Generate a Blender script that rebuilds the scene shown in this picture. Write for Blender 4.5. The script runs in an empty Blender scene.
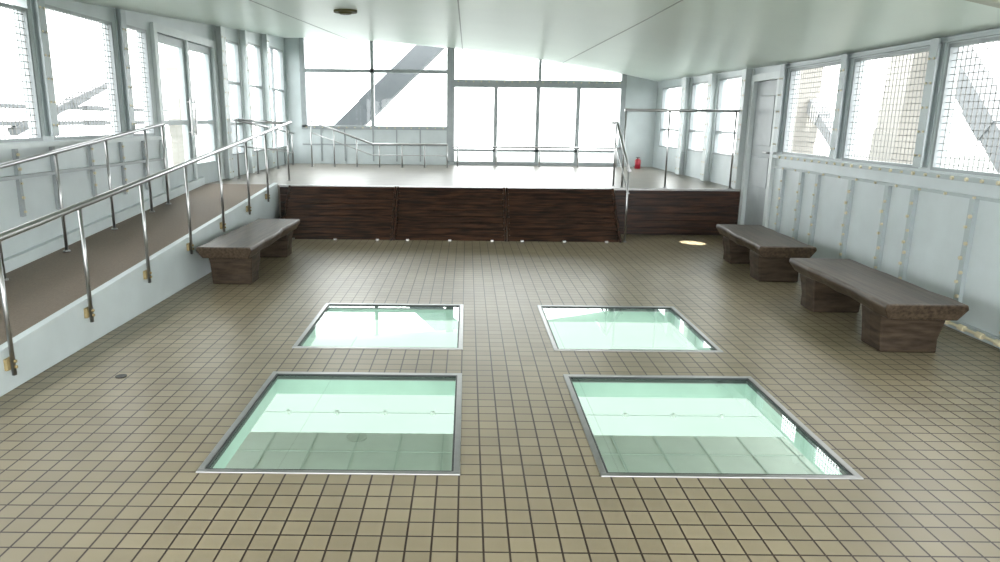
import bpy, math, random
from mathutils import Vector, Matrix
random.seed(4)
S=bpy.context.scene
S.view_settings.view_transform='Standard'
S.view_settings.exposure=1.42
COL=S.collection

# ---------------------------------------------------------------- materials
def mat(name,col,rough=.5,metal=0,spec=.5,noise=0,nscale=6,stretch=(1,1,1),col2=None,bump=0,bscale=40,lo=.3,hi=.7):
    m=bpy.data.materials.new(name); m.use_nodes=True
    nt=m.node_tree; b=nt.nodes['Principled BSDF']
    b.inputs['Base Color'].default_value=(*col,1)
    b.inputs['Roughness'].default_value=rough
    b.inputs['Metallic'].default_value=metal
    b.inputs['Specular IOR Level'].default_value=spec
    tc=nt.nodes.new('ShaderNodeTexCoord'); mp=nt.nodes.new('ShaderNodeMapping')
    nt.links.new(tc.outputs['Object'],mp.inputs['Vector']); mp.inputs['Scale'].default_value=stretch
    if noise>0:
        n=nt.nodes.new('ShaderNodeTexNoise'); n.inputs['Scale'].default_value=nscale; n.inputs['Detail'].default_value=6
        nt.links.new(mp.outputs[0],n.inputs['Vector'])
        r=nt.nodes.new('ShaderNodeValToRGB')
        r.color_ramp.elements[0].position=lo; r.color_ramp.elements[1].position=hi
        c2=col2 or tuple(max(0,c*(1-noise)) for c in col)
        r.color_ramp.elements[0].color=(*c2,1); r.color_ramp.elements[1].color=(*col,1)
        nt.links.new(n.outputs['Fac'],r.inputs['Fac']); nt.links.new(r.outputs['Color'],b.inputs['Base Color'])
    if bump>0:
        n2=nt.nodes.new('ShaderNodeTexNoise'); n2.inputs['Scale'].default_value=bscale
        nt.links.new(mp.outputs[0],n2.inputs['Vector'])
        bp=nt.nodes.new('ShaderNodeBump'); bp.inputs['Strength'].default_value=bump; bp.inputs['Distance'].default_value=.01
        nt.links.new(n2.outputs['Fac'],bp.inputs['Height']); nt.links.new(bp.outputs[0],b.inputs['Normal'])
    return m

def glassmat(name,tint,base=.04,amp=.9,gcol=(.9,1,.95)):
    # Schlick reflectance from the (two-sided) facing ratio
    m=bpy.data.materials.new(name); m.use_nodes=True; nt=m.node_tree; nt.nodes.clear()
    o=nt.nodes.new('ShaderNodeOutputMaterial'); mx=nt.nodes.new('ShaderNodeMixShader')
    t=nt.nodes.new('ShaderNodeBsdfTransparent'); g=nt.nodes.new('ShaderNodeBsdfGlossy'); f=nt.nodes.new('ShaderNodeLayerWeight')
    t.inputs[0].default_value=(*tint,1); g.inputs['Roughness'].default_value=0.0; g.inputs[0].default_value=(*gcol,1)
    f.inputs['Blend'].default_value=.5
    p=nt.nodes.new('ShaderNodeMath'); p.operation='POWER'; p.inputs[1].default_value=5
    a=nt.nodes.new('ShaderNodeMath'); a.operation='MULTIPLY_ADD'; a.inputs[1].default_value=amp; a.inputs[2].default_value=base
    nt.links.new(f.outputs['Facing'],p.inputs[0]); nt.links.new(p.outputs[0],a.inputs[0])
    nt.links.new(a.outputs[0],mx.inputs[0]); nt.links.new(t.outputs[0],mx.inputs[1]); nt.links.new(g.outputs[0],mx.inputs[2])
    nt.links.new(mx.outputs[0],o.inputs[0]); return m

def tilemat():
    m=bpy.data.materials.new('floor_tile'); m.use_nodes=True; nt=m.node_tree; b=nt.nodes['Principled BSDF']
    tc=nt.nodes.new('ShaderNodeTexCoord'); mp=nt.nodes.new('ShaderNodeMapping')
    mp.inputs['Location'].default_value=(.023,.01,0)
    br=nt.nodes.new('ShaderNodeTexBrick'); br.offset=0; br.squash=1
    br.inputs['Scale'].default_value=1; br.inputs['Brick Width'].default_value=.1; br.inputs['Row Height'].default_value=.1
    br.inputs['Mortar Size'].default_value=.0044; br.inputs['Mortar Smooth'].default_value=.1; br.inputs['Bias'].default_value=0
    br.inputs['Color1'].default_value=(.255,.215,.142,1); br.inputs['Color2'].default_value=(.215,.180,.118,1)
    br.inputs['Mortar'].default_value=(.026,.014,.009,1)
    nt.links.new(tc.outputs['Object'],mp.inputs[0]); nt.links.new(mp.outputs[0],br.inputs['Vector'])
    n=nt.nodes.new('ShaderNodeTexNoise'); n.inputs['Scale'].default_value=1.3; n.inputs['Detail'].default_value=6
    nt.links.new(tc.outputs['Object'],n.inputs['Vector'])
    mr=nt.nodes.new('ShaderNodeMapRange'); mr.inputs[1].default_value=.3; mr.inputs[2].default_value=.7; mr.inputs[3].default_value=.84; mr.inputs[4].default_value=1.08
    nt.links.new(n.outputs['Fac'],mr.inputs[0])
    mx=nt.nodes.new('ShaderNodeMix'); mx.data_type='RGBA'; mx.blend_type='MULTIPLY'; mx.inputs[0].default_value=1
    nt.links.new(br.outputs['Color'],mx.inputs[6]); nt.links.new(mr.outputs[0],mx.inputs[7])
    nt.links.new(mx.outputs[2],b.inputs['Base Color'])
    bp=nt.nodes.new('ShaderNodeBump'); bp.invert=True; bp.inputs['Strength'].default_value=.5; bp.inputs['Distance'].default_value=.004
    nt.links.new(br.outputs['Fac'],bp.inputs['Height']); nt.links.new(bp.outputs[0],b.inputs['Normal'])
    b.inputs['Roughness'].default_value=.34; b.inputs['Specular IOR Level'].default_value=.35
    return m

M_tile=tilemat()
M_ceil=mat('ceiling_paint',(.87,.95,.88),.35,spec=.5,noise=.03,nscale=1.2)
M_joint=mat('ceiling_joint',(.42,.45,.42),.5,noise=.1)
M_wall=mat('pale_painted_steel',(.52,.575,.585),.4,noise=.12,nscale=3)
M_frame=mat('frame_paint',(.31,.34,.35),.4,noise=.12,nscale=8)
M_frame_w=mat('frame_white',(.55,.60,.60),.4,noise=.08,nscale=8)
M_seam=mat('seam_paint',(.37,.42,.43),.4,noise=.08,nscale=8)
M_bolt=mat('cream_bolt_cap',(.66,.59,.40),.5,noise=.35,nscale=3)
M_brk=mat('aged_brass_bracket',(.36,.28,.13),.5,noise=.3,nscale=30)
M_steel=mat('stainless',(.40,.40,.40),.3,metal=1,noise=.08,nscale=20)
M_steelb=mat('brushed_steel',(.46,.46,.46),.35,metal=1,noise=.15,nscale=30)
M_wood=mat('dark_stained_wood',(.055,.024,.013),.42,spec=.3,noise=.5,nscale=4,stretch=(.8,6,9),col2=(.008,.004,.003),bump=.03,bscale=20,lo=.38,hi=.66)
M_bench=mat('bench_wood',(.078,.056,.038),.42,spec=.3,noise=.4,nscale=4,stretch=(11,.5,11),col2=(.024,.016,.010),bump=.1,bscale=14,lo=.32,hi=.66)
M_benchleg=mat('bench_leg_wood',(.060,.042,.027),.6,spec=.2,noise=.4,nscale=4,stretch=(1.5,1.5,7),col2=(.020,.013,.008),bump=.15,bscale=10,lo=.32,hi=.68)
M_ramp=mat('ramp_carpet',(.18,.14,.105),.7,noise=.2,nscale=60,bump=.2,bscale=200)
M_plat=mat('platform_vinyl',(.20,.18,.15),.36,spec=.4,noise=.2,nscale=3)
M_dark=mat('black_gasket',(.02,.025,.025),.5,noise=.2)
M_teal=mat('shaft_paint',(.62,.76,.70),.35,noise=.1)
M_girder=mat('girder_paint',(.66,.71,.67),.5,noise=.1,nscale=4)
M_girder2=mat('girder_rib_paint',(.50,.57,.53),.5,noise=.1,nscale=4)
M_beige=mat('beige_steel_paint',(.235,.225,.20),.5,noise=.15,nscale=2)
M_grey=mat('grey_steel_paint',(.066,.074,.080),.5,noise=.12,nscale=2)
M_pgrey=mat('pale_grey_steel_paint',(.13,.14,.145),.5,noise=.12,nscale=2)
M_wire=mat('galvanised_wire',(.20,.20,.19),.5,metal=.2,noise=.1)
M_red=mat('red_enamel',(.35,.012,.03),.35,noise=.1)
M_drain=mat('dark_iron',(.03,.03,.027),.5,noise=.3)
M_lamp=mat('yellowed_plastic',(.10,.085,.02),.5,noise=.2)
M_lamp2=mat('pale_housing',(.55,.55,.46),.5,noise=.2)
M_sea=mat('shallow_sea',(.092,.112,.101),.6,noise=.12,nscale=.05)
M_glass=glassmat('window_glass',(.95,.98,.98),.03,.6,(1,1,1))
M_fglass=glassmat('floor_glass',(.66,.78,.71),.07,.9)

# ---------------------------------------------------------------- mesh builder
class MB:
    def __init__(s): s.v=[]; s.f=[]
    def hexa(s,p):
        n=len(s.v); s.v+= [tuple(q) for q in p]
        s.f+=[(n,n+3,n+2,n+1),(n+4,n+5,n+6,n+7),(n,n+1,n+5,n+4),(n+1,n+2,n+6,n+5),(n+2,n+3,n+7,n+6),(n+3,n,n+4,n+7)]
        return s
    def box(s,x0,x1,y0,y1,z0,z1):
        return s.hexa([(x0,y0,z0),(x1,y0,z0),(x1,y1,z0),(x0,y1,z0),(x0,y0,z1),(x1,y0,z1),(x1,y1,z1),(x0,y1,z1)])
    def cyl(s,p,q,r,n=12,r2=None):
        p=Vector(p);q=Vector(q); r2=r if r2 is None else r2
        a=(q-p).normalized(); u=a.cross(Vector((0,0,1)))
        if u.length<1e-3: u=Vector((1,0,0))
        u.normalize(); w=a.cross(u)
        b=len(s.v)
        for i in range(n):
            t=2*math.pi*i/n; d=u*math.cos(t)+w*math.sin(t)
            s.v.append(tuple(p+d*r)); s.v.append(tuple(q+d*r2))
        for i in range(n):
            j=(i+1)%n; s.f.append((b+2*i,b+2*i+1,b+2*j+1,b+2*j))
        s.f.append(tuple(b+2*i for i in range(n))); s.f.append(tuple(b+2*i+1 for i in reversed(range(n))))
        return s
    def beam(s,p,q,w,h):
        p=Vector(p);q=Vector(q);a=(q-p).normalized(); up=Vector((0,1,0)) if abs(a.y)<.8 else Vector((0,0,1))
        u=a.cross(up).normalized(); k=u.cross(a)
        c=[(-1,-1),(1,-1),(1,1),(-1,1)]
        return s.hexa([p+u*i*w/2+k*j*h/2 for i,j in c]+[q+u*i*w/2+k*j*h/2 for i,j in c])
    def obj(s,name,m,parent=None,origin=None,bevel=0,smooth=False):
        o0=Vector(origin) if origin is not None else Vector((0,0,0))
        me=bpy.data.meshes.new(name); me.from_pydata([tuple(Vector(v)-o0) for v in s.v],[],s.f); me.validate()
        if len(s.f)>1:
            import bmesh
            bm=bmesh.new(); bm.from_mesh(me); bmesh.ops.recalc_face_normals(bm,faces=bm.faces); bm.to_mesh(me); bm.free()
        me.materials.append(m)
        o=bpy.data.objects.new(name,me); COL.objects.link(o); 
        if parent is not None:
            o.parent=parent; o.location=o0-Vector(parent.location)
        else: o.location=o0
        if bevel:
            b=o.modifiers.new('b','BEVEL'); b.width=bevel; b.segments=2; b.limit_method='ANGLE'
        if smooth:
            for p in me.polygons: p.use_smooth=len(p.vertices)==4
        return o
def tag(o,label=None,cat=None,group=None,kind=None):
    if label:o['label']=label
    if cat:o['category']=cat
    if group:o['group']=group
    if kind:o['kind']=kind
    return o
def struct(o,label=None,cat=None): return tag(o,label,cat,kind='structure')
def empty(name,loc,label,cat,group=None):
    e=bpy.data.objects.new(name,None); e.location=loc; e.empty_display_size=.2; COL.objects.link(e)
    return tag(e,label,cat,group)

# ---------------------------------------------------------------- dimensions
XL,XR=-3.8,3.96; Y0,Y1=-1.5,15.3; PZ=.66; PY=10.16
def ceilz(x,y):
    L=max(2.42,2.52+(y-5)*.068); R=2.33+max(0,y-8.5)*.016
    C=2.74+.018*max(0,y)
    t=x/3.88
    return C+(L+R-2*C)/2*t*t+(R-L)/2*t
# ---------------------------------------------------------------- floor with openings
PXs=((-1.24,-.018),(.632,1.845))
panels=[(*PXs[0],2.98,4.32),(*PXs[1],2.98,4.32),(*PXs[0],4.81,6.07),(*PXs[1],4.81,6.07)]
f=MB(); T=-.12
f.box(XL,XR,Y0,2.98,T,0); f.box(XL,XR,4.32,4.81,T,0); f.box(XL,XR,6.07,Y1,T,0)
for a,b in ((2.98,4.32),(4.81,6.07)):
    f.box(XL,PXs[0][0],a,b,T,0); f.box(PXs[0][1],PXs[1][0],a,b,T,0); f.box(PXs[1][1],XR,a,b,T,0)
struct(f.obj('floor',M_tile),'beige square ceramic tile floor with dark grout','floor')

for k,(a,b,c,d) in enumerate(panels):
    a+=.001;b-=.001;c+=.001;d-=.001
    e=empty('glass_floor_panel',((a+b)/2,(c+d)/2,0),'square see-through green glass floor panel in a steel frame','floor window','glass floor panels')
    w=.03
    m=MB(); m.box(a,b,c,c+w,-.04,.006);m.box(a,b,d-w,d,-.04,.006);m.box(a,a+w,c+w,d-w,-.04,.006);m.box(b-w,b,c+w,d-w,-.04,.006)
    m.obj('frame',M_steel,e,e.location,bevel=.002)
    g=w+.010; m=MB(); z0,z1=-.03,.003
    m.box(a+w,b-w,c+w,c+g,z0,z1);m.box(a+w,b-w,d-g,d-w,z0,z1);m.box(a+w,a+g,c+g,d-g,z0,z1);m.box(b-g,b-w,c+g,d-g,z0,z1)
    m.obj('gasket',M_dark,e,e.location)
    m=MB(); m.v=[(a+g,c+g,-.004),(b-g,c+g,-.004),(b-g,d-g,-.004),(a+g,d-g,-.004)]; m.f=[(0,1,2,3)]
    m.obj('glass_pane',M_fglass,e,e.location)
    m=MB(); z0,z1=-.14,-.041
    m.box(a,b,c,c+.02,z0,z1);m.box(a,b,d-.02,d,z0,z1);m.box(a,a+.02,c+.02,d-.02,z0,z1);m.box(b-.02,b,c+.02,d-.02,z0,z1)
    m.obj('shaft_lining',M_teal,e,e.location)

e=empty('steel_girder',(0,5.7,-1.4),'pale green painted service girder below the glass floor','girder')
MB().box(-4.2,4.2,5.35,6.1,-1.4,-1.25).obj('deck_plate',M_girder,e,e.location)
m=MB()
for i in range(22):
    x=-4.1+i*.39; m.box(x,x+.012,5.35,6.1,-1.25,-1.245)
m.box(-4.2,4.2,5.72,5.73,-1.25,-1.245)
m.obj('rib',M_girder2,e,e.location)
e=empty('suspension_cable',(0,6.3,-1.3),'thin cable with small knobs below the glass floor','cable')
m=MB(); m.cyl((-4,6.45,-1.2),(4,6.45,-1.2),.004,8); m.obj('cable',M_girder2,e,e.location)
for i in range(16):
    m=MB(); x=-3.6+i*.47; m.cyl((x,6.45,-1.215),(x,6.45,-1.18),.018,10); m.obj('knob',M_girder,e,(x,6.45,-1.2))

# ---------------------------------------------------------------- ceiling
nx,ny=28,36; m=MB()
for top in (0,.08):
    for j in range(ny+1):
        for i in range(nx+1):
            x=XL-.15+(XR-XL+.3)*i/nx; y=Y0+(Y1+.15-Y0)*j/ny; m.v.append((x,y,ceilz(x,y)+top))
def idx(t,i,j): return t*(nx+1)*(ny+1)+j*(nx+1)+i
for j in range(ny):
    for i in range(nx):
        m.f.append((idx(0,i,j),idx(0,i,j+1),idx(0,i+1,j+1),idx(0,i+1,j)))
        m.f.append((idx(1,i,j),idx(1,i+1,j),idx(1,i+1,j+1),idx(1,i,j+1)))
for j in range(ny):
    for i in (0,nx): m.f.append((idx(0,i,j),idx(1,i,j),idx(1,i,j+1),idx(0,i,j+1)))
for i in range(nx):
    for j in (0,ny): m.f.append((idx(0,i,j),idx(0,i+1,j),idx(1,i+1,j),idx(1,i,j)))
struct(m.obj('ceiling',M_ceil,smooth=True),'gently arched glossy pale mint painted ceiling','ceiling')
tn=[0]
def trim(m,mt,label=None,**k):
    tn[0]+=1; return struct(m.obj('trim_%d'%tn[0],mt,**k),label)
for x in (-2.45,-.12,1.95):
    m=MB()
    for j in range(34):
        y=Y0+j*(Y1-Y0)/34; y2=Y0+(j+1)*(Y1-Y0)/34
        a,b=ceilz(x,y),ceilz(x,y2); w=.008
        m.hexa([(x-w,y,a-.004),(x+w,y,a-.004),(x+w,y2,b-.004),(x-w,y2,b-.004),(x-w,y,a+.01),(x+w,y,a+.01),(x+w,y2,b+.01),(x-w,y2,b+.01)])
    trim(m,M_joint,'thin joint between ceiling panels')

# ---------------------------------------------------------------- side walls
def side_wall(x0,x1,xc,openings,name,label):
    m=MB(); cuts=sorted({Y0,Y1,*[o[0] for o in openings],*[o[1] for o in openings]})
    for a,b in zip(cuts,cuts[1:]):
        mid=(a+b)/2; op=[o for o in openings if o[0]<mid<o[1]]
        def pr(zb):
            ta,tb=ceilz(xc,a)-.002,ceilz(xc,b)-.002
            if ta-zb<.01: return
            m.hexa([(x0,a,zb),(x1,a,zb),(x1,b,zb),(x0,b,zb),(x0,a,ta),(x1,a,ta),(x1,b,tb),(x0,b,tb)])
        if op:
            o=op[0]
            if o[2]>.01: m.box(x0,x1,a,b,-.12,o[2])
            pr(o[3])
        else: pr(-.12)
    return struct(m.obj(name,M_wall),label,'wall')
Lw=[(-1.2,1.3,1.38,2.38),(1.5,3.8,1.38,2.38),(4.0,6.45,1.38,2.5),(6.62,7.95,1.38,2.58),(8.98,9.94,PZ,2.6),(9.96,10.92,PZ,2.6),(11.3,12.25,1.0,2.8),(12.38,13.54,1.0,2.88),(13.66,15.15,1.0,2.95),(8.2,8.78,1.38,2.6)]
Rw=[(-1.2,1.2,1.22,2.25),(1.4,2.8,1.22,2.25),(2.98,4.55,1.22,2.25),(4.75,6.12,1.22,2.25),(6.28,7.58,1.22,2.25),(7.74,9.05,1.22,2.25),(9.3,10.06,0.0,2.15),(10.4,11.58,1.1,2.27),(11.72,12.94,1.1,2.27),(13.18,14.9,1.1,2.27)]
side_wall(XL-.12,XL,XL,Lw,'wall_left','pale blue-grey painted steel panel wall with windows')
side_wall(XR,XR+.12,XR,Rw,'wall_right','pale painted steel panel wall with bolted seams')
wn=[0]
def window(side,a,b,z0,z1,screen=True,div=(),hdiv=()):
    wn[0]+=1; x=XL-.03 if side<0 else XR+.03; xa,xb=x-.03,x+.03; w=.028
    m=MB(); g=.001; a+=g;b-=g;z0+=g;z1-=g
    m.box(xa,xb,a,b,z0,z0+w);m.box(xa,xb,a,b,z1-w,z1);m.box(xa,xb,a,a+w,z0+w,z1-w);m.box(xa,xb,b-w,b,z0+w,z1-w)
    for d in div: m.box(xa,xb,d-.02,d+.02,z0+w,z1-w)
    for d in hdiv: m.box(xa+.005,xb-.005,a+w,b-w,d-.02,d+.02)
    o=struct(m.obj('window_%d'%wn[0],M_frame),'painted steel window with square wire mesh' if screen else 'painted steel window','window')
    if screen:
        m=MB(); r=.0026; s=.056
        y=a+w+s/2
        while y<b-w: m.box(x-r,x+r,y-r,y+r,z0+w,z1-w); y+=s
        z=z0+w+s/2
        while z<z1-w: m.box(x-r,x+r,a+w,b-w,z-r,z+r); z+=s
        m.obj('wire_mesh',M_wire,o)
    else:
        m=MB(); m.v=[(x,a+w,z0+w),(x,b-w,z0+w),(x,b-w,z1-w),(x,a+w,z1-w)]; m.f=[(0,1,2,3)]; m.obj('glass_pane',M_glass,o)
for i,o in enumerate(Lw):
    if i in (4,5): continue
    window(-1,*o,screen=i in (2,3,9),div=(5.2,) if i==2 else (14.4,) if i==8 else (),hdiv=(1.5,2.15) if i in (6,7,8) else ())
for i,o in enumerate(Rw):
    if i==6: continue
    window(1,*o,screen=i in (2,3,4,5),hdiv=(1.45,) if i>6 else ())
def glazed_door(n,a,b,z0,z1,hy):
    x=XL-.03; m=MB(); w=.10; g=.002; a+=g;b-=g;z0+=g;z1-=g
    m.box(x-.025,x+.025,a,a+w,z0,z1);m.box(x-.025,x+.025,b-w,b,z0,z1);m.box(x-.025,x+.025,a+w,b-w,z1-w,z1);m.box(x-.025,x+.025,a+w,b-w,z0,z0+.3);m.box(x-.025,x+.025,a+w,b-w,1.5,1.56)
    o=struct(m.obj('door_%d'%n,M_seam),'pale painted steel door leaf with tall glass','door')
    m=MB(); m.v=[(x,a+w,z0+.3),(x,b-w,z0+.3),(x,b-w,z1-w),(x,a+w,z1-w)]; m.f=[(0,1,2,3)]; m.obj('glass_pane',M_glass,o)
    m=MB(); m.cyl((x+.07,hy,1.35),(x+.07,hy,1.85),.014); m.cyl((x+.02,hy,1.4),(x+.07,hy,1.4),.01);m.cyl((x+.02,hy,1.8),(x+.07,hy,1.8),.01); m.obj('handle',M_steel,o)
glazed_door(1,8.98,9.94,PZ,2.6,9.86); glazed_door(2,9.96,10.92,PZ,2.6,10.04)
DY=9.3
x=XR+.03; m=MB(); m.box(x-.02,x+.03,DY+.003,DY+.757,.005,2.147)
m.box(x-.035,x-.02,DY+.12,DY+.64,1.3,1.95); m.box(x-.035,x-.02,DY+.12,DY+.64,.75,1.15)
o=struct(m.obj('door_3',M_frame,bevel=.006),'grey painted steel service door','door')
m=MB(); m.cyl((x-.02,DY+.06,1.22),(x-.09,DY+.06,1.22),.012); m.cyl((x-.09,DY+.06,1.22),(x-.09,DY+.18,1.22),.012); m.obj('handle',M_steel,o,)
xx=XR
m=MB(); m.box(xx-.045,xx-.001,DY-.09,DY,0,2.15);m.box(xx-.045,xx-.001,DY+.76,DY+.85,0,2.15);m.box(xx-.045,xx-.001,DY-.09,DY+.85,2.15,2.24); trim(m,M_frame_w,'painted steel door casing')
m=MB(); m.box(-3.799,-3.755,8.88,8.98,PZ+.02,2.6);m.box(-3.799,-3.755,10.92,11.0,PZ+.02,2.6);m.box(-3.799,-3.755,8.88,11.0,2.6,2.7); m.box(-3.799,-3.77,9.92,9.98,PZ+.02,2.6);trim(m,M_frame_w,'painted steel door casing')

def column(side,y,z0,label,w=.15,dep=.12,mt=None):
    x=XL+.002 if side<0 else XR-.002; s=1 if side<0 else -1
    t=min(ceilz(x,y-w/2),ceilz(x,y+w/2),ceilz(x+s*dep,y-w/2),ceilz(x+s*dep,y+w/2))-.01
    xs=lambda a,b:(min(x+s*a,x+s*b),max(x+s*a,x+s*b))
    m=MB(); m.box(*xs(0,.015),y-w/2,y+w/2,z0,t); m.box(*xs(dep-.015,dep),y-w/2,y+w/2,z0,t); m.box(*xs(.015,dep-.015),y-.01,y+.01,z0,t)
    e=empty('steel_column',(x,y,z0),label,'column','steel wall columns')
    m.obj('h_section',mt or M_frame_w,e,e.location)
    b=MB(); z=z0+.1
    while z<t-.05:
        for dy in (-w/2+.025,w/2-.025): b.cyl((x+s*dep,y+dy,z),(x+s*(dep+.010),y+dy,z),.010,8)
        z+=.2
    b.obj('bolt_row',M_bolt,e,e.location)
for y in (2.9,4.65,6.2,7.66,9.12): column(1,y,1.24,'pale H-section steel column with bolts between mesh windows',w=.11,dep=.07,mt=M_seam)
column(1,10.24,PZ+.012,'white steel column beside the raised platform'); column(1,11.65,PZ+.012,'white steel column beside the raised platform'); column(1,13.06,PZ+.012,'white steel column beside the raised platform',w=.22)
for y in (3.9,6.54,8.07): column(-1,y,1.42,'pale H-section steel column with bolts between mesh windows',w=.11,dep=.07,mt=M_seam)
column(-1,11.15,PZ+.012,'white steel column beside the raised platform',w=.18);column(-1,12.31,PZ+.012,'white steel column beside the raised platform',w=.12);column(-1,13.6,PZ+.012,'white steel column beside the raised platform',w=.12)

rb=random.Random(8)
def bolts_line(m,x,s,pts,r=.015):
    for y,z in pts:
        k=rb.uniform(.7,1.1); m.cyl((x,y,z),(x+s*.016,y,z),r*k,8)
m=MB(); b=MB(); x=XR-.001; ye=9.18
m.box(x-.05,x,Y0,ye,1.165,1.205); m.box(x-.03,x,Y0,ye,1.04,1.065)
bolts_line(b,x-.05,-1,[(Y0+.1+i*.17,1.185) for i in range(62)])
bolts_line(b,x-.03,-1,[(Y0+.18+i*.34,1.052) for i in range(31)],.013)
trim(m,M_seam,'bolted steel window sill flange'); trim(b,M_bolt,'row of cream bolt caps')
m=MB(); m.box(x-.03,x,Y0,ye,2.26,2.29); trim(m,M_seam,'grey steel strip above the mesh windows')
for k,y in enumerate([2.7,3.45,4.25,4.95,5.5,6.25,6.65,7.3,8.0,8.4,8.9]):
    m=MB(); m.box(x-.035,x,y-.03,y+.03,.08,1.04); trim(m,M_seam,'vertical bolted panel seam')
    b=MB(); bolts_line(b,x-.035,-1,[(y+(-.016 if i%2 else .016),.14+i*.11+rb.uniform(-.02,.02)) for i in range(8)]); trim(b,M_bolt,'column of cream bolt caps')
m=MB(); m.box(x-.04,x,Y0,ye,0.002,.07); struct(m.obj('baseboard_right',M_seam),'pale steel baseboard along the wall','baseboard')
b=MB()
b.cyl((x-.07,Y0,.05),(x-.07,8.8,.05),.012)
for i in range(50): b.cyl((x-.07,Y0+.2+i*.2,.05),(x-.07,Y0+.26+i*.2,.05),.024)
trim(b,M_bolt,'cream conduit with couplings along the wall base')
x=XL+.001
m=MB(); m.box(x,x+.05,Y0,8.85,1.33,1.37); trim(m,M_frame_w,'steel window sill flange')
m=MB(); m.box(x,x+.05,2.0,8.85,1.08,1.11); trim(m,M_frame,'steel rail strip along the wall')
for y in (4.6,5.3,6.0,6.54,7.2,7.85,8.4):
    m=MB(); m.box(x,x+.03,y-.02,y+.02,.76,1.33); trim(m,M_frame,'vertical panel seam')
    b=MB(); bolts_line(b,x+.03,1,[(y,.8+i*.12) for i in range(5)],.013); trim(b,M_bolt,'column of cream bolt caps')
for y in (11.3,12.3,13.6,14.9):
    m=MB(); m.box(x,x+.02,y-.02,y+.02,PZ+.01,1.0); trim(m,M_frame,'vertical panel seam')

# ---------------------------------------------------------------- back wall
yb0,yb1=Y1,Y1+.1
def vb(m,xc,w,z0,z1=None,d=0):
    a,b=xc-w/2,xc+w/2; ta=(z1 if z1 else ceilz(a,Y1)-.003); tb=(z1 if z1 else ceilz(b,Y1)-.003)
    m.hexa([(a,yb0-d,z0),(b,yb0-d,z0),(b,yb1,z0),(a,yb1,z0),(a,yb0-d,ta),(b,yb0-d,tb),(b,yb1,tb),(a,yb1,ta)])
m=MB()
m.box(XL-.12,XR+.12,yb0,yb1,-.12,PZ+.06)
m.box(-3.5,-.44,yb0,yb1,PZ+.06,1.42)
vb(m,-3.71,.42,PZ+.06); vb(m,3.69,.78,PZ+.06)
struct(m.obj('wall_back',M_wall),'pale steel end wall framing large windows','wall')
m=MB()
vb(m,-.36,.16,PZ+.06,d=.04); vb(m,-2.0,.07,1.42,d=.02); vb(m,3.25,.1,PZ+.06,d=.03); vb(m,-3.44,.1,1.42,d=.03)
m.box(-3.5,-.44,yb0-.02,yb1,2.54,2.61); m.box(-3.5,-.44,yb0-.03,yb1,1.38,1.46)
m.box(-3.5,-.44,yb0-.015,yb1,1.05,1.08)
for xc in (-3.1,-2.6,-2.0,-1.5,-1.0): m.box(xc-.015,xc+.015,yb0-.015,yb1,PZ+.06,1.38)
struct(m.obj('trim_90',M_frame,),'grey steel window mullions')
m=MB()
m.box(-.28,3.3,yb0-.05,yb1,2.27,2.42); m.box(-.28,3.22,yb0-.02,yb1,.95,1.0); m.box(-.28,3.22,yb0-.02,yb1,PZ+.012,PZ+.08)
for xc in (.59,1.475,2.32): vb(m,xc,.08,PZ+.08,2.27,.02)
vb(m,1.5,.06,2.42,d=.02)
struct(m.obj('trim_91',M_frame),'grey steel mullions and transom of the end windows')
b=MB()
for i in range(18):
    xx=-3.4+i*.17; b.cyl((xx,yb0-.03,1.42),(xx,yb0-.045,1.42),.016,6)
for i in range(22):
    xx=-.2+i*.16; b.cyl((xx,yb0-.05,2.38),(xx,yb0-.065,2.38),.016,6)
trim(b,M_bolt,'row of cream bolt caps')
def bpane(a,b,z0,z1):
    wn[0]+=1
    m=MB(); y=Y1+.06; t0=z1 or ceilz(a,Y1)-.01; t1=z1 or ceilz(b,Y1)-.01
    m.v=[(a,y,z0),(b,y,z0),(b,y,t1),(a,y,t0)]; m.f=[(0,1,2,3)]
    struct(m.obj('window_%d'%wn[0],M_glass),'clear glass window pane facing bright sky','window')
bpane(-3.5,-2.04,1.46,2.54);bpane(-1.96,-.44,1.46,2.54);bpane(-3.5,-2.04,2.61,None);bpane(-1.96,-.44,2.61,None)
xs=[-.28,.55,.63,1.435,1.515,2.28,2.36,3.2]
for i in range(0,8,2):
    bpane(xs[i],xs[i+1],1.0,2.27); bpane(xs[i],xs[i+1],PZ+.08,.95)
bpane(-.28,1.47,2.42,None);bpane(1.53,3.2,2.42,None)

# ---------------------------------------------------------------- platform
e=empty('raised_platform',(0,(PY+Y1)/2,0),'raised platform with dull vinyl top and dark slatted wood front','platform')
MB().box(XL+.004,XR-.004,PY+.03,Y1-.004,.002,PZ).obj('deck',M_plat,e,e.location)
n=6
for (a,b) in ((2.12,XR-.05),(-2.68,-2.56)):
    m=MB()
    m.box(a,b,PY+.02,PY+.029,.004,PZ-.02)
    for i in range(n):
        z=.01+i*(PZ-.03)/n; m.box(a,b,PY,PY+.022,z,z+(PZ-.03)/n-.008)
    m.obj('front_cladding',M_wood,e,e.location)
MB().box(-2.68,XR-.05,PY-.01,PY+.06,PZ-.018,PZ+.012).obj('nosing',M_steelb,e,e.location,bevel=.003)

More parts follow.
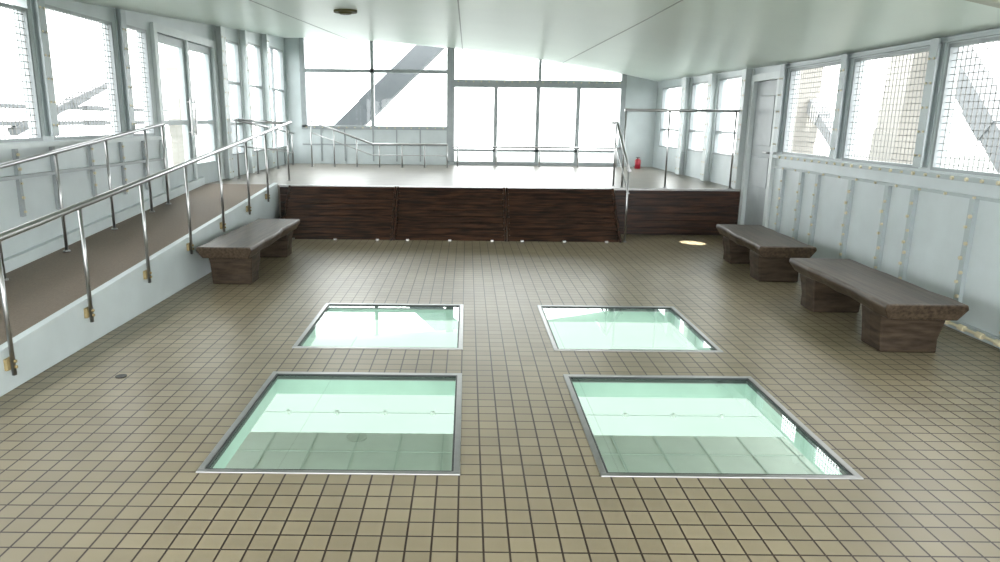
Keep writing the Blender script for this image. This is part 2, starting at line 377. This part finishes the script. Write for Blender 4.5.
# sloped slatted boarding in three modules
SX=[-2.55,-1.0,.55,2.1]
YA,YB=9.47,PY-.02
for k in range(3):
    a,b=SX[k]+.004,SX[k+1]-.004
    e=empty('slatted_wooden_step',((a+b)/2,9.82,0),'dark slatted sloping wooden step module against raised platform','steps','wooden step modules')
    N=9; rz_=PZ/N; ry=(YB-YA)/N
    m=MB()
    m.hexa([(a+.04,YA+.03,.003),(b-.04,YA+.03,.003),(b-.04,YB,.003),(a+.04,YB,.003),(a+.04,YA+.034,.006),(b-.04,YA+.034,.006),(b-.04,YB,PZ-.03),(a+.04,YB,PZ-.03)])
    m.obj('backing',M_wood,e,e.location)
    for s in range(N):
        y=YA+s*ry; z=s*rz_; q=ry-.016
        m=MB(); m.hexa([(a+.03,y,z+.003),(b-.03,y,z+.003),(b-.03,y+.045+q*.4,z+.003),(a+.03,y+.045+q*.4,z+.003),
                        (a+.03,y+q,z+rz_-.004),(b-.03,y+q,z+rz_-.004),(b-.03,y+.045+q*.4,z+rz_-.006),(a+.03,y+.045+q*.4,z+rz_-.006)])
        o=m.obj('slat',M_wood,e,((a+b)/2+k*3.1+s*.7,y,z+s*1.3)); 
    for xx in (a,b-.028):
        m=MB(); m.hexa([(xx,YA-.03,.002),(xx+.028,YA-.03,.002),(xx+.028,YB,.002),(xx,YB,.002),(xx,YA-.03,.03),(xx+.028,YA-.03,.03),(xx+.028,YB,PZ+.005),(xx,YB,PZ+.005)])
        m.obj('side_board',M_wood,e,e.location)
    for xx in (a+.2,(a+b)/2,b-.2):
        MB().box(xx-.02,xx+.02,9.43,9.468,.001,.02).obj('floor_bracket',M_steelb,e,(xx,9.43,0))

# ---------------------------------------------------------------- ramp
RX=-2.7
def rz(y): return max(.0,.22+.072*(y-3.9))
e=empty('access_ramp',((XL+RX)/2,5.5,0),'long brown carpeted ramp with pale painted side','ramp')
ya,yb=.9,PY+.02
m=MB(); x0,x1=XL+.06,RX-.06
m.hexa([(x0,ya,.002),(x1,ya,.002),(x1,yb,.002),(x0,yb,.002),(x0,ya,rz(ya)+.01),(x1,ya,rz(ya)+.01),(x1,yb,rz(yb)),(x0,yb,rz(yb))])
m.obj('deck',M_ramp,e,e.location)
m=MB()
m.hexa([(RX-.06,ya,.002),(RX,ya,.002),(RX,yb-.04,.002),(RX-.06,yb-.04,.002),(RX-.06,ya,rz(ya)+.05),(RX,ya,rz(ya)+.05),(RX,yb-.04,rz(yb)+.03),(RX-.06,yb-.04,rz(yb)+.03)])
m.obj('stringer',M_wall,e,e.location,bevel=.004)
m=MB()
m.hexa([(XL+.004,ya,.002),(XL+.06,ya,.002),(XL+.06,yb-.04,.002),(XL+.004,yb-.04,.002),(XL+.004,ya,rz(ya)+.1),(XL+.06,ya,rz(ya)+.1),(XL+.06,yb-.04,rz(yb)+.1),(XL+.004,yb-.04,rz(yb)+.1)])
m.obj('curb',M_wall,e,e.location)

def railing(path,posts,r,label,group=None,mid=None,bracket=None,basefn=None,pr=.0135):
    p0=Vector(path[0]); e=empty('handrail',(p0.x,p0.y,basefn(p0.x,p0.y)),label,'railing')
    m=MB()
    for p,q in zip(path,path[1:]): m.cyl(p,q,r,14)
    m.obj('top_rail',M_steel,e,e.location,smooth=True)
    def topz(x,y):
        best=None
        for p,q in zip(path,path[1:]):
            p=Vector(p);q=Vector(q); d=(q-p); dd=Vector((d.x,d.y,0)); 
            if dd.length<1e-4: continue
            t=max(0,min(1,((x-p.x)*dd.x+(y-p.y)*dd.y)/dd.length_squared)); c=p+d*t
            ds=math.hypot(c.x-x,c.y-y)
            if best is None or ds<best[0]: best=(ds,c.z)
        return best[1]
    for (x,y) in posts:
        zb=basefn(x,y); m=MB(); m.cyl((x,y,zb),(x,y,topz(x,y)),pr,16); 
        if not bracket: m.cyl((x,y,zb),(x,y,zb+.012),.03,16)
        o=m.obj('post',M_steel,e,(x,y,zb),smooth=True)
        if bracket:
            m=MB(); zc=zb+.07; s=bracket
            m.box(min(x-s*.014,x-s*.034),max(x-s*.014,x-s*.034),y-.032,y+.032,zc-.035,zc+.035)
            m.cyl((x+s*.010,y,zc+.015),(x+s*.022,y,zc+.015),.010,8); m.cyl((x+s*.010,y,zc-.02),(x+s*.022,y,zc-.02),.010,8)
            m.obj('bracket',M_brk,e,(x,y,zb))
    if mid:
        m=MB()
        for off in mid:
            for p,q in zip(path,path[1:]): m.cyl((p[0],p[1],p[2]-off),(q[0],q[1],q[2]-off),.009,10)
        m.obj('mid_rail',M_steel,e,e.location,smooth=True)
    return e
hz=lambda y:.92+(y-4.0)*.09
railing([(-2.665,1.2,hz(1.2)),(-2.665,10.9,hz(10.9))],[(-2.665,y) for y in (3.0,3.95,4.85,5.8,6.75,7.7,8.65,9.5)],.022,'stainless tubular handrail along the outer side of ramp',
        bracket=1,basefn=lambda x,y:max(.03,rz(y)-.12))
railing([(-3.62,2.0,.86),(-3.62,8.6,1.52)],[(-3.62,y) for y in (3.6,4.5,5.4,6.3,7.2,8.1,8.57)],.02,'stainless tubular handrail along the wall side of ramp',
        basefn=lambda x,y:rz(y)+.010)
railing([(-2.75,10.98,1.52),(-3.5,11.1,1.57),(-3.6,11.2,1.57),(-3.6,14.9,1.3)],[(-3.6,11.25),(-3.6,12.3),(-3.6,13.6),(-3.6,14.8),(-2.75,11.0)],.02,'stainless handrail turning onto the raised platform',
        mid=[.4],basefn=lambda x,y:PZ+.001)
railing([(-3.1,14.3,1.55),(-1.9,14.3,1.12),(-.4,14.3,1.12)],[(-3.1+.45*i,14.3) for i in range(7)],.018,'stainless handrail in front of end wall windows',
        mid=[.22],basefn=lambda x,y:PZ+.001)
railing([(2.22,10.28,1.76),(3.86,10.28,1.76)],[(2.24,10.28),(2.86,10.28),(3.8,10.28)],.02,'stainless guard rail on the platform edge',mid=None,basefn=lambda x,y:PZ+.013)
railing([(2.15,11.2,1.58),(2.15,10.4,1.58),(2.15,9.5,.97),(2.15,9.42,.97)],[(2.15,10.45),(2.15,9.5)],.02,'stainless stair handrail beside the wooden steps',mid=[.3],basefn=lambda x,y:(PZ+.013 if y>PY else .001))
railing([(-.3,14.9,1.06),(3.2,14.9,1.06)],[(-.2,14.9),(.6,14.9),(1.5,14.9),(2.3,14.9),(3.1,14.9)],.022,'thin stainless rail before the tall end windows',basefn=lambda x,y:PZ+.001)

# ---------------------------------------------------------------- benches
def bench(xc,ya,yb,w,h,rot,label):
    yc=(ya+yb)/2; L=yb-ya; e=empty('log_bench',(xc,yc,0),label,'bench','log benches')
    rr=random.Random(int(yc*100)); m=MB(); n=8; prof=[(-.5,1),(.5,1),(.52,.7),(.43,0),(-.43,0),(-.52,.7)]
    th=.115; wl=[rr.uniform(-.016,.014) for _ in range(n+1)]; wr=[rr.uniform(-.016,.014) for _ in range(n+1)]
    for i in range(n+1):
        y=-L/2+L*i/n
        for (u,v) in prof:
            ed=(wl[i] if u<0 else wr[i])
            m.v.append((u*w+ed, y+ (0 if v>.5 else (.035 if i==0 else -.035 if i==n else 0)), h-th+th*v+(rr.uniform(-.010,.010) if v<.5 else 0)))
    c=len(prof)
    for i in range(n):
        for j in range(c):
            j2=(j+1)%c; m.f.append((i*c+j,i*c+j2,(i+1)*c+j2,(i+1)*c+j))
    m.f.append(tuple(range(c))); m.f.append(tuple(n*c+j for j in reversed(range(c))))
    me=m.obj('seat',M_bench,bevel=.010); me.parent=e
    for s in (-1,1):
        y=s*(L/2-.30); m=MB(); a=w*.43; b=w*.38; t=.15; z=h-th+.004
        lv=[(0,b,t*.88),(.35,b*1.01,t*.88),(.7,a*.95,t*.95),(1,a,t)]
        for (q,aa,tt) in lv:
            zz=.001+(z-.001)*q
            for sx,sy in ((-1,-1),(0,-1.03),(1,-1),(1.02,0),(1,1),(0,1.03),(-1,1),(-1.02,0)):
                m.v.append((sx*aa+rr.uniform(-.006,.006),y+sy*tt+rr.uniform(-.006,.006),zz))
        for l in range(3):
            for j in range(8):
                j2=(j+1)%8; m.f.append((l*8+j,l*8+j2,(l+1)*8+j2,(l+1)*8+j))
        m.f.append(tuple(reversed(range(8)))); m.f.append(tuple(24+j for j in range(8)))
        o=m.obj('leg',M_benchleg,bevel=.012); o.parent=e
    e.rotation_euler=(0,0,rot)
bench(3.20,4.68,6.36,.53,.40,-.035,'dark brown thick log bench beside the bolted wall')
bench(3.25,6.95,8.5,.53,.40,-.05,'dark brown log bench near the grey service door')
bench(-2.3,6.6,8.6,.50,.40,0,'dark brown log bench against the ramp side')

# ---------------------------------------------------------------- small things
m=MB(); m.cyl((-2.17,4.21,.001),(-2.17,4.21,.006),.034,20); e=empty('floor_drain',(-2.17,4.21,0),'small round dark metal floor cap','drain'); m.obj('cover',M_drain,e,e.location)
m=MB(); m.cyl((-2.17,4.21,.006),(-2.17,4.21,.008),.010,12); m.obj('screw',M_drain,e,e.location)
px,py=-1.58,9.6
z=ceilz(px,py); e=empty('smoke_detector',(px,py,z),'round yellowed fitting on the ceiling','detector')
m=MB(); m.cyl((px,py,z-.03),(px,py,z+.01),.15,24); m.obj('base',M_lamp,e,e.location); m=MB(); m.cyl((px,py,z-.05),(px,py,z-.03),.07,20,.1); m.obj('cap',M_lamp,e,e.location)
fx,fy=3.5,14.7
e=empty('fire_extinguisher',(fx,fy,PZ),'small red fire extinguisher at the end wall','extinguisher')
m=MB(); m.cyl((fx,fy,PZ+.001),(fx,fy,PZ+.17),.06,18); m.cyl((fx,fy,PZ+.17),(fx,fy,PZ+.2),.06,18,.025); m.obj('cylinder',M_red,e,e.location,smooth=True)
m=MB(); m.cyl((fx,fy,PZ+.2),(fx,fy,PZ+.22),.015,12); m.box(fx-.04,fx+.04,fy-.01,fy+.01,PZ+.22,PZ+.232); m.obj('valve',M_drain,e,e.location)
e=empty('ceiling_lamp',(3.25,5.0,ceilz(3.25,5.0)),'pale slim lamp housing fixed to the ceiling','lamp')
m=MB(); p=[(2.6,4.92),(3.85,4.92),(3.85,5.04),(2.6,5.04)]
m.hexa([(x,y,ceilz(x,y)-.03) for x,y in p]+[(x,y,ceilz(x,y)+.005) for x,y in p]); m.obj('housing',M_lamp2,e,e.location,bevel=.006)

# ---------------------------------------------------------------- outside
def xbeam(p,q,w,h,mt,label):
    e=empty('steel_beam',p,label,'beam'); MB().beam(p,q,w,h).obj('box_section',mt,e,p)
    a=Vector(p);b=Vector(q);d=(b-a); m=MB(); c=a+d*.5; u=d.normalized()
    m.beam(c-u*.25,c+u*.25,w+.03,h+.03); m.obj('splice_plate',mt,e,p)
xbeam((-5.2,18,-.7),(.6,18,4.75),.5,.5,M_grey,'grey diagonal tower beam outside the end windows')
xbeam((6.4,13.9,-3),(6.4,13.9,6),.4,.4,M_beige,'pale vertical tower column outside mesh windows')
xbeam((6.3,9.9,5.5),(6.3,11.0,-3),.55,.55,M_beige,'pale beige leaning tower column outside mesh windows')
xbeam((6.4,10.2,2.9),(6.4,7.6,.5),.3,.3,M_pgrey,'grey diagonal tower beam outside mesh windows')
xbeam((6.5,15.4,3.0),(6.5,11.6,.6),.2,.2,M_pgrey,'grey diagonal tower beam outside mesh windows')
xbeam((-5.8,8.2,-3),(-5.8,8.2,6),.45,.45,M_beige,'beige vertical tower column outside mesh windows')
xbeam((-5.8,9.2,1.4),(-5.8,12.5,2.3),.1,.1,M_pgrey,'grey sloping tower brace outside mesh windows')
xbeam((-5.8,8.5,1.5),(-5.8,14.0,1.5),.06,.06,M_pgrey,'thin grey guard bar outside mesh windows')
xbeam((-5.8,8.5,1.72),(-5.8,14.0,1.72),.05,.05,M_pgrey,'thin grey guard bar outside mesh windows')
xbeam((-5.6,14.2,-3),(-5.6,14.2,6),.35,.35,M_beige,'pale vertical tower column outside glazed doors')
xbeam((-5.6,16.6,-3),(-5.6,16.6,6),.5,.5,M_pgrey,'grey vertical tower column outside windows')
xbeam((6.2,18.5,-3),(6.2,18.5,6),.4,.4,M_beige,'pale vertical tower column outside platform windows')
m=MB(); m.v=[(-1500,-1500,-60),(1500,-1500,-60),(1500,1500,-60),(-1500,1500,-60)]; m.f=[(0,1,2,3)]
struct(m.obj('sea',M_sea),'pale green shallow sea far below','sea')

# ---------------------------------------------------------------- lights, world & camera
ld=bpy.data.lights.new('sunbeam','SPOT'); lo=bpy.data.objects.new('sunbeam',ld); COL.objects.link(lo)
tgt=Vector((3.08,9.5,0)); src=tgt+(Vector((3.96,8.4,1.7))-tgt)*6
ld.energy=50000; ld.spot_size=math.radians(1.2); ld.spot_blend=.05; ld.shadow_soft_size=.02; ld.color=(1,.97,.9)
lo.location=src; lo.rotation_euler=(tgt-src).to_track_quat('-Z','Y').to_euler()
w=bpy.data.worlds.new('World'); S.world=w; w.use_nodes=True
bg=w.node_tree.nodes['Background']; bg.inputs[0].default_value=(.975,.99,.99,1); bg.inputs[1].default_value=3.4
cd=bpy.data.cameras.new('Camera'); cam=bpy.data.objects.new('Camera',cd); COL.objects.link(cam); S.camera=cam
cd.sensor_width=36; cd.lens=707*36/1000; cd.shift_x=.034; cd.clip_end=5000
cam.matrix_world=Matrix.Translation((0,0,1.6))@Matrix.Rotation(math.radians(90-12.83),4,'X')@Matrix.Rotation(.010,4,'Z')
